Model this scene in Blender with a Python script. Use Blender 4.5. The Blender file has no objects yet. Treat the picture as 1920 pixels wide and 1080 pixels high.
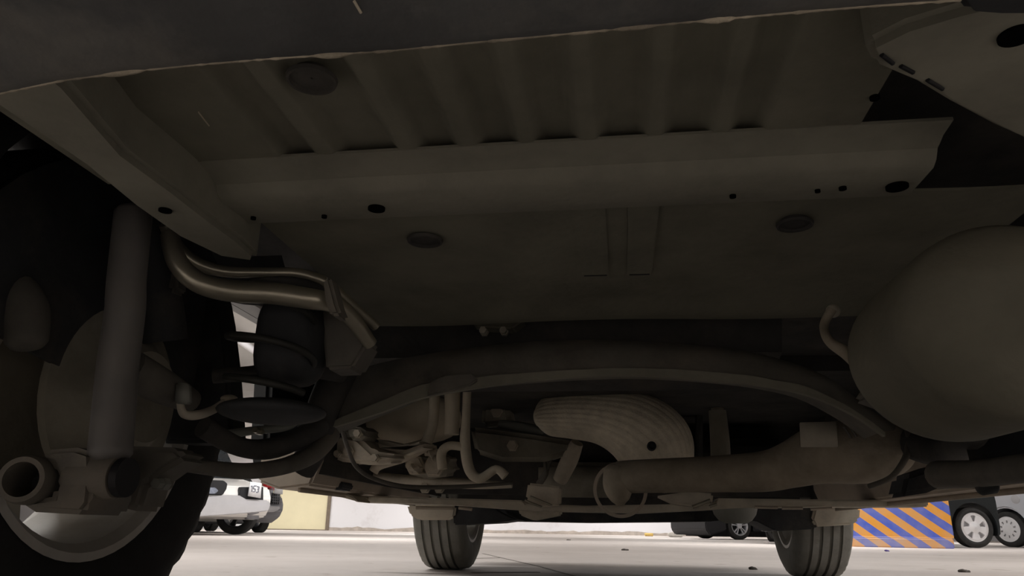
import bpy, bmesh, math, random
from math import sin, cos, pi, atan, tan, radians, sqrt, atan2
from mathutils import Vector, Matrix, noise
random.seed(7)
sc = bpy.context.scene
COL = sc.collection
D = bpy.data

# ------------------------------------------------------------------ camera
F = 1400.0
PITCH = atan(452 / 1400)
ROLL = .016
CH = .17
FW = Vector((0, cos(PITCH), sin(PITCH)))
UP0 = Vector((0, -sin(PITCH), cos(PITCH)))
RT0 = Vector((1, 0, 0))
RT = RT0 * cos(ROLL) + UP0 * sin(ROLL)
UP = UP0 * cos(ROLL) - RT0 * sin(ROLL)
CAM = Vector((0, 0, CH))
cam = D.cameras.new('camera')
cam.sensor_width = 36
cam.lens = 36 * F / 1920
cam.clip_start = .01
co = D.objects.new('camera', cam)
COL.objects.link(co)
m = Matrix((RT, UP, -FW)).transposed().to_4x4()
m.translation = CAM
co.matrix_world = m
sc.camera = co

# car frame: a to the right, b forward, z up, origin on the ground below the rear axle
PSI = radians(8.3)
O = Vector((.09, .735, 0))
U = Vector((sin(PSI), cos(PSI), 0))
V = Vector((cos(PSI), -sin(PSI), 0))
CA, CB = -(O.dot(V)), -(O.dot(U))


def ray(px, py):
    return FW + RT * ((px - 960) / F) - UP * ((py - 540) / F)


def L(px, py, a=None, b=None, z=None):
    """point of the car frame seen along a line of sight at a given real depth / height"""
    d = ray(px, py)
    o = Vector((CA, CB, CH))
    dl = Vector((d.dot(V), d.dot(U), d.z))
    t = (a - o.x) / dl.x if a is not None else (b - o.y) / dl.y if b is not None else (z - o.z) / dl.z
    return o + dl * t, t


def Wd(px, py, zc):
    return CAM + ray(px, py) * zc


# ------------------------------------------------------------------ materials
MATS = {}


def mat(name, col, rough=.8, metal=0., var=.25, scale=9., dust=None, dustamt=.0, bump=0., spec=.3):
    if name in MATS:
        return MATS[name]
    M = D.materials.new(name)
    M.use_nodes = True
    nt = M.node_tree
    bs = nt.nodes['Principled BSDF']
    bs.inputs['Roughness'].default_value = rough
    bs.inputs['Metallic'].default_value = metal
    bs.inputs['Specular IOR Level'].default_value = spec
    tc = nt.nodes.new('ShaderNodeTexCoord')
    n = nt.nodes.new('ShaderNodeTexNoise')
    n.inputs['Scale'].default_value = scale
    n.inputs['Detail'].default_value = 6
    n.inputs['Roughness'].default_value = .62
    nt.links.new(tc.outputs['Object'], n.inputs['Vector'])
    r = nt.nodes.new('ShaderNodeValToRGB')
    r.color_ramp.elements[0].position = .33
    r.color_ramp.elements[1].position = .68
    c0 = [c * (1 - var) for c in col]
    c1 = [min(1, c * (1 + var)) for c in col]
    r.color_ramp.elements[0].color = (*c0, 1)
    r.color_ramp.elements[1].color = (*c1, 1)
    nt.links.new(n.outputs['Fac'], r.inputs['Fac'])
    out = r.outputs['Color']
    if dust:
        n2 = nt.nodes.new('ShaderNodeTexNoise')
        n2.inputs['Scale'].default_value = scale * .42
        n2.inputs['Detail'].default_value = 8
        n2.inputs['Roughness'].default_value = .7
        nt.links.new(tc.outputs['Object'], n2.inputs['Vector'])
        r2 = nt.nodes.new('ShaderNodeValToRGB')
        r2.color_ramp.elements[0].position = .5 - dustamt * .5
        r2.color_ramp.elements[1].position = .72
        r2.color_ramp.elements[0].color = (0, 0, 0, 1)
        r2.color_ramp.elements[1].color = (1, 1, 1, 1)
        nt.links.new(n2.outputs['Fac'], r2.inputs['Fac'])
        mx = nt.nodes.new('ShaderNodeMix')
        mx.data_type = 'RGBA'
        nt.links.new(r2.outputs['Color'], mx.inputs['Factor'])
        nt.links.new(out, mx.inputs['A'])
        mx.inputs['B'].default_value = (*dust, 1)
        out = mx.outputs['Result']
    nt.links.new(out, bs.inputs['Base Color'])
    if bump:
        n3 = nt.nodes.new('ShaderNodeTexNoise')
        n3.inputs['Scale'].default_value = scale * 8
        n3.inputs['Detail'].default_value = 4
        nt.links.new(tc.outputs['Object'], n3.inputs['Vector'])
        bp = nt.nodes.new('ShaderNodeBump')
        bp.inputs['Strength'].default_value = bump
        bp.inputs['Distance'].default_value = .003
        nt.links.new(n3.outputs['Fac'], bp.inputs['Height'])
        nt.links.new(bp.outputs['Normal'], bs.inputs['Normal'])
    MATS[name] = M
    return M


PAN = mat('underseal_paint', (.178, .17, .13), .85, 0, .2, 8, (.225, .212, .165), .1, .35)
RAILM = mat('rail_paint', (.235, .224, .18), .8, 0, .18, 9, (.29, .272, .22), .1, .3)
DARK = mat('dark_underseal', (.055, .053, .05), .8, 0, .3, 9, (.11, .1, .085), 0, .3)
BLACKP = mat('black_plastic', (.042, .044, .046), .7, 0, .3, 10, (.11, .1, .085), -.02, .3)
VAL = mat('dusty_bumper_plastic', (.075, .076, .075), .8, 0, .35, 7, (.19, .175, .15), .05, .4)
CRUST = mat('dried_mud', (.36, .315, .24), .95, 0, .45, 26, None, 0, .6)
MUF = mat('muffler_steel', (.165, .155, .118), .7, .15, .15, 9, (.19, .175, .13), .1, .25)
STEEL = mat('pipe_steel', (.42, .39, .31), .33, .75, .2, 9)
RUST = mat('exhaust_steel', (.33, .285, .22), .7, .1, .25, 12, (.44, .38, .3), .05, .4)
SHIELD = mat('heat_shield_aluminium', (.74, .67, .53), .6, .15, .16, 22, (.8, .72, .58), 0, .4)
ARM = mat('suspension_paint', (.15, .14, .12), .75, 0, .25, 11, (.23, .2, .16), .02, .3)
SHOCKM = mat('shock_paint', (.15, .142, .135), .5, .1, .15, 7, (.2, .185, .165), .0, .1, .5)
RUB = mat('tyre_rubber', (.032, .031, .03), .85, 0, .2, 20, None, 0, .3)
RUBD = mat('dusty_tyre_rubber', (.25, .245, .22), .9, 0, .15, 14, (.31, .3, .265), .1, .3)
ALLOY = mat('dusty_alloy', (.55, .53, .49), .55, .2, .12, 8, (.45, .42, .37), 0)
ALLOYC = mat('bright_alloy', (.62, .63, .66), .35, .5, .06, 8)
HUBC = mat('silver_plastic', (.82, .81, .82), .4, .1, .05, 8)
SUBF = mat('subframe_steel', (.48, .44, .36), .7, .1, .25, 10, (.58, .52, .42), .05, .3)
SILLM = mat('sill_paint', (.42, .36, .29), .7, 0, .15, 8, (.5, .43, .34), .05)
SPRING = mat('spring_paint', (.035, .035, .03), .5, 0, .2, 10)
HOSE = mat('rubber_hose', (.44, .39, .3), .8, 0, .25, 14, (.52, .46, .36), .05)
CABLE = mat('cable_sheath', (.13, .12, .1), .7, 0, .2, 14)
CAST = mat('cast_metal', (.58, .52, .42), .75, .1, .25, 9, (.62, .55, .44), .05, .5)
CASTD = mat('dark_cast_metal', (.29, .27, .22), .75, .1, .3, 9, (.32, .29, .23), .05, .5)
WBODY = mat('white_car_paint', (.82, .8, .77), .25, 0, .02, 3, None, 0, 0, .5)
SILV = mat('silver_car_paint', (.62, .63, .67), .28, .25, .03, 3, None, 0, 0, .5)
SKID = mat('silver_skid_plastic', (.5, .49, .5), .4, .2, .05, 5)
DCAR = mat('dark_car_paint', (.02, .023, .024), .3, .0, .1, 3, None, 0, 0, .35)
BLACK = mat('black_trim', (.018, .018, .02), .6, 0, .1, 8)
BRIM = mat('black_alloy', (.02, .02, .022), .5, 0, .1, 8)
GLASS = mat('car_glass', (.02, .025, .03), .08, 0, .1, 3, None, 0, 0, .6)
LENS = mat('lamp_lens', (.3, .33, .4), .12, .3, .3, 30)
REDL = mat('red_lens', (.65, .03, .03), .25, 0, .05, 4, None, 0, 0, .5)
PLATE = mat('plate_white', (.78, .78, .8), .5, 0, .03, 6)
PTXT = mat('plate_ink', (.22, .23, .27), .6, 0, .05, 6)
GREYB = mat('grey_bumper', (.27, .27, .29), .55, 0, .05, 6)
YDOOR = mat('yellow_board', (.80, .73, .50), .75, 0, .04, 1.2, (.62, .56, .4), -.3)
DOORF = mat('dark_wood_frame', (.2, .16, .12), .7, 0, .15, 6)
SKIRT = mat('bare_plaster', (.5, .44, .39), .9, 0, .2, 3)
PINKB = mat('pale_plaster_lump', (.66, .63, .58), .9, 0, .1, 12)
GOLD = mat('yellow_brick', (.6, .42, .13), .7, 0, .15, 12)
VIOL = mat('violet_scrap', (.16, .12, .4), .6, 0, .1, 12)
SOIL = mat('dark_debris', (.1, .09, .08), .9, 0, .3, 30)
SEAM = mat('floor_joint_filler', (.2, .18, .16), .9, 0, .2, 12)
CONC = mat('pillar_paint', (.6, .58, .55), .85, 0, .08, 2)
TANKM = mat('dusty_tank', (.64, .57, .44), .8, 0, .12, 9, (.7, .63, .5), .05, .3)
VOID = mat('hole_shade_black', (.004, .004, .004), 1., 0, 0, 5, None, 0, 0, 0)  # near-black colour stands in for the shade inside holes
GREEND = mat('grey_green_metal', (.25, .255, .23), .6, .1, .2, 9)


def floor_mat():
    M = D.materials.new('concrete_floor')
    M.use_nodes = True
    nt = M.node_tree
    bs = nt.nodes['Principled BSDF']
    bs.inputs['Roughness'].default_value = .72
    bs.inputs['Specular IOR Level'].default_value = .25
    tc = nt.nodes.new('ShaderNodeTexCoord')
    a = nt.nodes.new('ShaderNodeTexNoise')
    a.inputs['Scale'].default_value = .9
    a.inputs['Detail'].default_value = 8
    a.inputs['Roughness'].default_value = .7
    nt.links.new(tc.outputs['Object'], a.inputs['Vector'])
    r = nt.nodes.new('ShaderNodeValToRGB')
    r.color_ramp.elements[0].position = .3
    r.color_ramp.elements[0].color = (.5, .45, .415, 1)
    r.color_ramp.elements[1].position = .7
    r.color_ramp.elements[1].color = (.64, .585, .55, 1)
    nt.links.new(a.outputs['Fac'], r.inputs['Fac'])
    b = nt.nodes.new('ShaderNodeTexNoise')
    b.inputs['Scale'].default_value = 5.5
    b.inputs['Detail'].default_value = 5
    nt.links.new(tc.outputs['Object'], b.inputs['Vector'])
    r2 = nt.nodes.new('ShaderNodeValToRGB')
    r2.color_ramp.elements[0].position = .27
    r2.color_ramp.elements[0].color = (.62, .58, .54, 1)
    r2.color_ramp.elements[1].position = .36
    r2.color_ramp.elements[1].color = (1, 1, 1, 1)
    nt.links.new(b.outputs['Fac'], r2.inputs['Fac'])
    mx = nt.nodes.new('ShaderNodeMix')
    mx.data_type = 'RGBA'
    mx.blend_type = 'MULTIPLY'
    mx.inputs['Factor'].default_value = 1
    nt.links.new(r.outputs['Color'], mx.inputs['A'])
    nt.links.new(r2.outputs['Color'], mx.inputs['B'])
    nt.links.new(mx.outputs['Result'], bs.inputs['Base Color'])
    return M


def wall_mat(name, c0, c1):
    M = D.materials.new(name)
    M.use_nodes = True
    nt = M.node_tree
    bs = nt.nodes['Principled BSDF']
    bs.inputs['Roughness'].default_value = .9
    tc = nt.nodes.new('ShaderNodeTexCoord')
    a = nt.nodes.new('ShaderNodeTexNoise')
    a.inputs['Scale'].default_value = 1.1
    a.inputs['Detail'].default_value = 9
    a.inputs['Roughness'].default_value = .7
    nt.links.new(tc.outputs['Object'], a.inputs['Vector'])
    r = nt.nodes.new('ShaderNodeValToRGB')
    r.color_ramp.elements[0].position = .27
    r.color_ramp.elements[0].color = (*c0, 1)
    r.color_ramp.elements[1].position = .45
    r.color_ramp.elements[1].color = (*c1, 1)
    nt.links.new(a.outputs['Fac'], r.inputs['Fac'])
    nt.links.new(r.outputs['Color'], bs.inputs['Base Color'])
    return M


def stripe_mat():
    """painted diagonal blue / orange hazard stripes, running round the block"""
    M = D.materials.new('hazard_stripes')
    M.use_nodes = True
    nt = M.node_tree
    bs = nt.nodes['Principled BSDF']
    bs.inputs['Roughness'].default_value = .6
    tc = nt.nodes.new('ShaderNodeTexCoord')
    sx = nt.nodes.new('ShaderNodeSeparateXYZ')
    nt.links.new(tc.outputs['Object'], sx.inputs['Vector'])

    def mth(op, x, y=None):
        n = nt.nodes.new('ShaderNodeMath')
        n.operation = op
        for i, q in enumerate((x, y)):
            if q is None:
                continue
            if isinstance(q, (int, float)):
                n.inputs[i].default_value = q
            else:
                nt.links.new(q, n.inputs[i])
        return n.outputs[0]
    s = mth('ADD', sx.outputs['X'], mth('MULTIPLY', sx.outputs['Z'], 1.28))
    s = mth('ADD', s, mth('MULTIPLY', sx.outputs['Y'], 1.))
    s = mth('ADD', s, 9.854)
    fr = mth('FRACT', mth('DIVIDE', s, .345))
    st = mth('GREATER_THAN', fr, .5)
    ns = nt.nodes.new('ShaderNodeTexNoise')
    ns.inputs['Scale'].default_value = 5
    ns.inputs['Detail'].default_value = 6
    nt.links.new(tc.outputs['Object'], ns.inputs['Vector'])
    mx = nt.nodes.new('ShaderNodeMix')
    mx.data_type = 'RGBA'
    nt.links.new(st, mx.inputs['Factor'])
    mx.inputs['A'].default_value = (.075, .13, .60, 1)
    mx.inputs['B'].default_value = (.83, .37, .045, 1)
    m2 = nt.nodes.new('ShaderNodeMix')
    m2.data_type = 'RGBA'
    f2 = mth('MULTIPLY', mth('SUBTRACT', ns.outputs['Fac'], .38), .8)
    f2 = mth('MAXIMUM', f2, 0.)
    # scuffed band near the floor
    lowf = mth('MULTIPLY', mth('LESS_THAN', sx.outputs['Z'], .145), .28)
    nt.links.new(mth('ADD', f2, lowf), m2.inputs['Factor'])
    nt.links.new(mx.outputs['Result'], m2.inputs['A'])
    m2.inputs['B'].default_value = (.5, .46, .45, 1)
    nt.links.new(m2.outputs['Result'], bs.inputs['Base Color'])
    return M


# ------------------------------------------------------------------ mesh helpers
def link(name, me, m, parent=None, smooth=True):
    o = D.objects.new(name, me)
    COL.objects.link(o)
    if m:
        me.materials.append(m)
    if parent:
        o.parent = parent
    if smooth:
        for p in me.polygons:
            p.use_smooth = True
    return o


def finish(name, bm, m, parent=None, smooth=True, angle=40):
    bmesh.ops.recalc_face_normals(bm, faces=bm.faces)
    if smooth:
        for e in bm.edges:
            if len(e.link_faces) == 2 and e.calc_face_angle(0) > radians(angle):
                e.smooth = False
    me = D.meshes.new(name)
    bm.to_mesh(me)
    bm.free()
    return link(name, me, m, parent, smooth)


def empty(name, loc, rz=0):
    o = D.objects.new(name, None)
    COL.objects.link(o)
    o.location = loc
    o.rotation_euler = (0, 0, rz)
    return o


def tag(o, label, cat=None, group=None, kind=None):
    o['label'] = label
    if cat:
        o['category'] = cat
    if group:
        o['group'] = group
    if kind:
        o['kind'] = kind
    return o


def catmull(pts, n=6):
    if len(pts) < 3:
        return pts
    out = []
    P = [pts[0]] + list(pts) + [pts[-1]]
    for i in range(1, len(P) - 2):
        p0, p1, p2, p3 = P[i - 1:i + 3]
        for k in range(n):
            t = k / n
            out.append(tuple(.5 * ((2 * b) + (-a + c) * t + (2 * a - 5 * b + 4 * c - d) * t * t + (-a + 3 * b - 3 * c + d) * t ** 3)
                             for a, b, c, d in zip(p0, p1, p2, p3)))
    out.append(tuple(pts[-1]))
    return out


def add_tube(bm, pts, seg=14, sm=6, ridge=0, nr=0, flat=1.0, dome=False, flatdir=None):
    """pts: (x, y, z, r)"""
    P = catmull([tuple(p) for p in pts], sm) if sm else pts
    pos = [Vector(p[:3]) for p in P]
    T = []
    for i in range(len(pos)):
        d = pos[min(i + 1, len(pos) - 1)] - pos[max(i - 1, 0)]
        T.append(d.normalized())
    ref = Vector((0, 1, 0)) if abs(T[0].y) < .8 else Vector((0, 0, 1))
    N = (ref - T[0] * ref.dot(T[0])).normalized()
    rings = []
    for i, p in enumerate(pos):
        N = (N - T[i] * N.dot(T[i])).normalized()
        B = T[i].cross(N)
        r = P[i][3]
        ring = []
        for k in range(seg):
            th = 2 * pi * k / seg
            rr = r * (1 + ridge * sin(nr * th))
            ring.append(bm.verts.new(p + N * (cos(th) * rr * flat) + B * (sin(th) * rr)))
        rings.append(ring)
    for r0, r1 in zip(rings, rings[1:]):
        for k in range(seg):
            bm.faces.new((r0[k], r0[(k + 1) % seg], r1[(k + 1) % seg], r1[k]))
    for ring, i, s in ((rings[0], 0, -1), (rings[-1], -1, 1)):
        if dome:
            prev = ring
            for q in (.6, .9):
                c = pos[i] + T[i] * s * P[i][3] * .45 * q
                nx = [bm.verts.new(c + (v.co - pos[i]) * sqrt(1 - q * q)) for v in ring]
                for k in range(seg):
                    bm.faces.new((prev[k], prev[(k + 1) % seg], nx[(k + 1) % seg], nx[k]))
                prev = nx
            bm.faces.new(prev)
        else:
            bm.faces.new(ring)


def tube(name, pts, m, parent, **kw):
    bm = bmesh.new()
    add_tube(bm, pts, **kw)
    return finish(name, bm, m, parent, angle=60)


def px3(pts):
    """(px, py, b, r in pixels) -> local x y z r"""
    out = []
    for px, py, b, r in pts:
        p, t = L(px, py, b=b)
        out.append((p.x, p.y, p.z, r * t / F))
    return out


def ptube(name, pts, m, parent, **kw):
    return tube(name, px3(pts), m, parent, **kw)


def add_prism(bm, ring, off):
    a = [bm.verts.new(Vector(p)) for p in ring]
    b = [bm.verts.new(Vector(p) + Vector(off)) for p in ring]
    n = len(a)
    bm.faces.new(a)
    bm.faces.new(b[::-1])
    for i in range(n):
        bm.faces.new((a[i], b[i], b[(i + 1) % n], a[(i + 1) % n]))


def bevel(bm, w, seg=2):
    bmesh.ops.recalc_face_normals(bm, faces=bm.faces)
    es = [e for e in bm.edges if len(e.link_faces) == 2 and e.calc_face_angle(0) > radians(25)]
    if es and w:
        bmesh.ops.bevel(bm, geom=es, offset=w, segments=seg, affect='EDGES', clamp_overlap=True)


def pslab(name, poly, b, depth, m, parent, bev=.004, tri=False):
    """an upright plate: outline at depth b, real thickness towards the front of the car"""
    bm = bmesh.new()
    add_prism(bm, [L(x, y, b=b)[0] for x, y in poly], (0, depth, 0))
    bevel(bm, bev)
    return finish(name, bm, m, parent)


def hslab(name, poly, z, th, m, parent, bev=.004):
    """a level plate at height z, thickness upwards"""
    bm = bmesh.new()
    add_prism(bm, [L(x, y, z=z)[0] for x, y in poly], (0, 0, th))
    bevel(bm, bev)
    return finish(name, bm, m, parent)


def add_box(bm, lo, hi, bev=0, mtx=None):
    b2 = bmesh.new()
    x0, y0, z0 = lo
    x1, y1, z1 = hi
    add_prism(b2, [(x0, y0, z0), (x1, y0, z0), (x1, y1, z0), (x0, y1, z0)], (0, 0, z1 - z0))
    bevel(b2, bev)
    if mtx:
        b2.transform(mtx)
    me = D.meshes.new('t')
    b2.to_mesh(me)
    b2.free()
    bm.from_mesh(me)
    D.meshes.remove(me)


def box(name, lo, hi, m, parent=None, bev=0, mtx=None, smooth=False):
    bm = bmesh.new()
    add_box(bm, lo, hi, bev, mtx)
    return finish(name, bm, m, parent, smooth or bev > 0)


def add_lathe(bm, prof, seg=48, axis='x', c=(0, 0, 0), close=False):
    """prof: (axial, radius)"""
    rings = []
    for ax, r in prof:
        ring = []
        for k in range(seg):
            th = 2 * pi * k / seg
            q = (ax, r * cos(th), r * sin(th)) if axis == 'x' else (r * cos(th), ax, r * sin(th)) if axis == 'y' else (r * cos(th), r * sin(th), ax)
            ring.append(bm.verts.new(Vector(q) + Vector(c)))
        rings.append(ring)
    pr = list(zip(rings, rings[1:]))
    if close:
        pr.append((rings[-1], rings[0]))
    for r0, r1 in pr:
        for k in range(seg):
            bm.faces.new((r0[k], r0[(k + 1) % seg], r1[(k + 1) % seg], r1[k]))
    if not close:
        for r in (rings[0], rings[-1]):
            bm.faces.new(r)


def lathe(name, prof, m, parent, c=(0, 0, 0), axis='x', seg=48, close=False):
    bm = bmesh.new()
    add_lathe(bm, prof, seg, axis, c, close)
    return finish(name, bm, m, parent, angle=35)


def add_ellipsoid(bm, c, r, nu=24, nv=14, e=1.0):
    c = Vector(c)
    rings = []
    sg = lambda v: math.copysign(abs(v) ** e, v)
    for i in range(1, nv):
        ph = -pi / 2 + pi * i / nv
        rings.append([bm.verts.new(c + Vector((r[0] * sg(cos(ph)) * sg(cos(2 * pi * k / nu)), r[1] * sg(cos(ph)) * sg(sin(2 * pi * k / nu)), r[2] * sg(sin(ph))))) for k in range(nu)])
    b = bm.verts.new(c - Vector((0, 0, r[2])))
    t = bm.verts.new(c + Vector((0, 0, r[2])))
    for k in range(nu):
        bm.faces.new((b, rings[0][(k + 1) % nu], rings[0][k]))
        bm.faces.new((t, rings[-1][k], rings[-1][(k + 1) % nu]))
    for r0, r1 in zip(rings, rings[1:]):
        for k in range(nu):
            bm.faces.new((r0[k], r0[(k + 1) % nu], r1[(k + 1) % nu], r1[k]))


def pblob(name, px, py, b, rx, ry, m, parent, depth=None, e=1.0, rough=0):
    p, t = L(px, py, b=b)
    bm = bmesh.new()
    k = t / F
    add_ellipsoid(bm, p, (rx * k, depth or rx * k, ry * k), e=e)
    if rough:
        for v in bm.verts:
            v.co += Vector((1, 1, 1)) * 0 + (v.co - p).normalized() * noise.noise(v.co * 30) * rough
    return finish(name, bm, m, parent, angle=70)


def bolt(name, px, py, b, r, m, parent, axis='y', ln=.02):
    p, t = L(px, py, b=b)
    k = r * t / F
    return lathe(name, [(0, k * .7), (0, k), (ln * .5, k), (ln * .5, k * 1.25), (ln, k * 1.25)], m, parent, p, axis, 6)


# ------------------------------------------------------------------ wheels
def tyre_bm(R, w, rim, side, seg=120, tread=True):
    """axle along x, outer face at side*w/2"""
    h = w / 2
    sh = .035 * R / .33
    prof = [(-h * .82, rim * .985), (-h * .97, rim * 1.08), (-h * 1.02, rim + (R - rim) * .5), (-h * .96, R - sh), (-h * .86, R - .012), (-h * .78, R - .006)]
    gr = [-.52, -.19, .15, .48]
    for g in gr:
        g0 = g * h
        if tread:
            prof += [(g0 - .006, R - .0008), (g0 - .0056, R - .013), (g0 + .0056, R - .013), (g0 + .006, R - .0008)]
    prof += [(-a, r) for a, r in prof[:6][::-1]]
    bm = bmesh.new()
    rings = []
    for ax, r in prof:
        ring = []
        for k in range(seg):
            th = 2 * pi * k / seg
            rr = r
            if tread and k % 3 == 0 and abs(ax) > h * .7 and r > R - .02:
                rr = r - .005
            ring.append(bm.verts.new((ax, rr * cos(th), rr * sin(th))))
        rings.append(ring)
    rings.append(rings[0])
    for r0, r1 in zip(rings, rings[1:]):
        for k in range(seg):
            bm.faces.new((r0[k], r0[(k + 1) % seg], r1[(k + 1) % seg], r1[k]))
    return bm


def sector(bm, r0, r1, a0, a1, x0, x1, n=4, taper=0.0):
    pts = []
    for i in range(n + 1):
        t = i / n
        a = a0 + (a1 - a0) * t
        pts.append((0, r1 * cos(a), r1 * sin(a)))
    am = (a0 + a1) / 2
    for i in range(n + 1):
        t = 1 - i / n
        a = a0 + (a1 - a0) * t
        a = am + (a - am) * (1 + taper)
        pts.append((0, r0 * cos(a), r0 * sin(a)))
    add_prism(bm, [(x0, y, z) for _, y, z in pts], (x1 - x0, 0, 0))


def wheel_bm(R, w, rim, side, style):
    bm = bmesh.new()
    h = w / 2
    s = side
    # barrel
    t = .006
    prof = [(-s * h * .92, rim * 1.04), (-s * h * .92, rim * .985), (-s * h * .8, rim * .93), (-s * h * .2, rim * .9), (s * h * .5, rim * .88), (s * h * .78, rim * .95), (s * h * .9, rim * .99), (s * h * .9, rim * 1.04),
            (s * h * .8, rim * 1.0), (s * h * .6, rim * .93), (-s * h * .2, rim * .93), (-s * h * .75, rim * .97)]
    add_lathe(bm, prof, 60, close=True)
    xf, xb = s * h * .82, s * h * .45
    if style == 'hubcap6':
        add_lathe(bm, [(s * h * .5, rim * .98), (s * h * .86, rim * .98), (s * h * .9, rim * .9), (s * h * .92, rim * .85), (s * h * .5, rim * .85)], 48)
        add_lathe(bm, [(s * h * .5, rim * .42), (s * h * .95, rim * .42), (s * h * 1.02, rim * .2), (s * h * 1.08, rim * .1), (s * h * 1.1, rim * .01)], 32)
        n = 5
        for i in range(n):
            a = pi / 2 + pi / n + 2 * pi * i / n
            sector(bm, rim * .36, rim * .88, a - .37, a + .37, s * h * .6, s * h * .93, 6, .3)
    elif style == 'hubcap10':
        add_lathe(bm, [(s * h * .5, rim * .98), (s * h * .86, rim * .98), (s * h * .9, rim * .72), (s * h * .5, rim * .72)], 48)
        add_lathe(bm, [(s * h * .5, rim * .5), (s * h * .93, rim * .5), (s * h * .98, rim * .3), (s * h * 1.0, rim * .01)], 32)
        n = 10
        for i in range(n):
            a = 2 * pi * i / n
            sector(bm, rim * .46, rim * .76, a - .2, a + .2, s * h * .6, s * h * .9, 4, .1)
    else:
        n = {'twin': 10, 'five': 5, 'thin5': 5}[style]
        add_lathe(bm, [(xb, rim * .3), (xf, rim * .3), (s * h * .88, rim * .22), (s * h * .9, rim * .01)], 32)
        for i in range(n):
            if style == 'twin':
                a = 2 * pi * (i // 2) / 5 + (.2 if i % 2 else -.2) + .3
                sector(bm, rim * .26, rim * .95, a - .075, a + .075, xb, xf, 3, .6)
            elif style == 'five':
                a = 2 * pi * i / n - .35
                sector(bm, rim * .26, rim * .93, a - .25, a + .25, s * h * .3, xf, 4, .3)
            else:
                a = 2 * pi * i / n + .5
                sector(bm, rim * .26, rim * .95, a - .2, a + .2, xb, xf, 3, .5)
    return bm


def make_wheel(parent, c, R, w, rim, side, style, wm, tm, tread=True, label=None, disc=False):
    o = finish('wheel', wheel_bm(R, w, rim, side, style), wm, parent, angle=35)
    o.location = c
    ty = finish('tyre', tyre_bm(R, w, rim, side, tread=tread), tm, o, angle=35)
    if not disc:
        pass
    else:
        lathe('brake_disc', [(-side * .03, .02), (-side * .03, rim * .66), (-side * .008, rim * .66), (-side * .008, .02)], CASTD, o)
    if label:
        o['label'] = label
    return o


# ================================================================== SETTING
WY = 32.0
floor = box('floor', (-22, -14, -.2), (26, WY, 0), floor_mat())
tag(floor, 'pale dusty concrete garage floor', kind='structure')
ceil = box('ceiling', (-22, -14, 3.1), (26, WY, 3.3), wall_mat('ceiling_paint', (.45, .44, .42), (.55, .54, .52)))
tag(ceil, 'painted concrete garage ceiling', kind='structure')
WW = wall_mat('white_wall_paint', (.72, .7, .71), (.84, .835, .86))
wb = box('wall_front', (-22, WY, 0), (26, WY + .2, 3.1), WW)
tag(wb, 'white painted garage wall behind parked cars', kind='structure')
WG = wall_mat('beige_wall_paint', (.5, .45, .4), (.62, .57, .52))
for n, lo, hi in (('wall_left', (-22.2, -14, 0), (-22, WY, 3.1)), ('wall_right', (26, -14, 0), (26.2, WY, 3.1)), ('wall_back', (-22, -14.2, 0), (26, -14, 3.1))):
    tag(box(n, lo, hi, WG), 'beige painted garage wall', kind='structure')


def wallx(px, py, y):
    d = ray(px, py)
    p = CAM + d * ((y - 0) / d.y)
    return p.x


# bare plaster strip along the foot of the wall, ragged top edge
bm = bmesh.new()
xs = [-9 + i * .22 for i in range(100)]
top = [.12 + .08 * noise.noise(Vector((x * .9, 3, 0))) + .04 * noise.noise(Vector((x * 4, 9, 0))) for x in xs]
lo = [bm.verts.new((x, WY - .025, 0)) for x in xs]
hi = [bm.verts.new((x, WY - .025, t)) for x, t in zip(xs, top)]
hb = [bm.verts.new((x, WY, t + .01)) for x, t in zip(xs, top)]
for i in range(len(xs) - 1):
    bm.faces.new((lo[i], lo[i + 1], hi[i + 1], hi[i]))
    bm.faces.new((hi[i], hi[i + 1], hb[i + 1], hb[i]))
tag(finish('baseboard_front', bm, SKIRT), 'ragged bare plaster along the foot of white wall', kind='structure')

x0, x1 = wallx(486, 985, WY), wallx(611, 985, WY)
dr = box('door_1', (x0, WY - .05, .03), (x1, WY - .002, 2.1), YDOOR)
tag(dr, 'pale yellow board door in white wall', kind='structure')
fr = box('door_frame', (x1, WY - .09, 0), (x1 + .13, WY - .001, 2.2), DOORF, dr)
fr2 = box('door_frame', (x0 - .1, WY - .09, 0), (x0, WY - .001, 2.2), DOORF, dr)
box('door_sill', (x0, WY - .07, 0), (x1, WY - .003, .035), DOORF, dr)

# pipes along the ceiling
for i, x in enumerate((-5.2, -4.3)):
    bm = bmesh.new()
    add_tube(bm, [(x, 2, 2.95, .06), (x, WY, 2.95, .06)], sm=0)
    tag(finish('ceiling_pipe', bm, PLATE), 'white service pipe under the garage ceiling above white car, ' + ('outer of the two' if i == 0 else 'inner of the two'), 'pipe')


# floor joints
def fpt(px, py):
    d = ray(px, py)
    return CAM + d * (-CH / d.z)


def fstrip(name, pts, w, label, m=SEAM, z=.0015):
    bm = bmesh.new()
    P = [fpt(*p) for p in pts]
    for p, q in zip(P, P[1:]):
        d = (q - p).normalized()
        n = Vector((-d.y, d.x, 0)) * w / 2
        vs = [p - n, q - n, q + n, p + n]
        add_prism(bm, [(v.x, v.y, -.004) for v in vs], (0, 0, .004 + z))
    return tag(finish(name, bm, m, None, False), label, kind='structure')


fstrip('trim_1', [(905, 1038), (1010, 1062), (1090, 1084)], .012, 'dark floor joint running away beside front left tyre')
fstrip('trim_2', [(885, 1074), (1010, 1073)], .035, 'short dark floor joint beside front left tyre')
fstrip('trim_3', [(872, 1048), (938, 1046)], .02, 'thin floor joint behind front left tyre')

# ================================================================== THE CAR
car = empty('car', O, -PSI)
tag(car, 'dark car parked overhead, its dusty underbody seen from below the rear bumper', 'car')

ZP = .50
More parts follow.
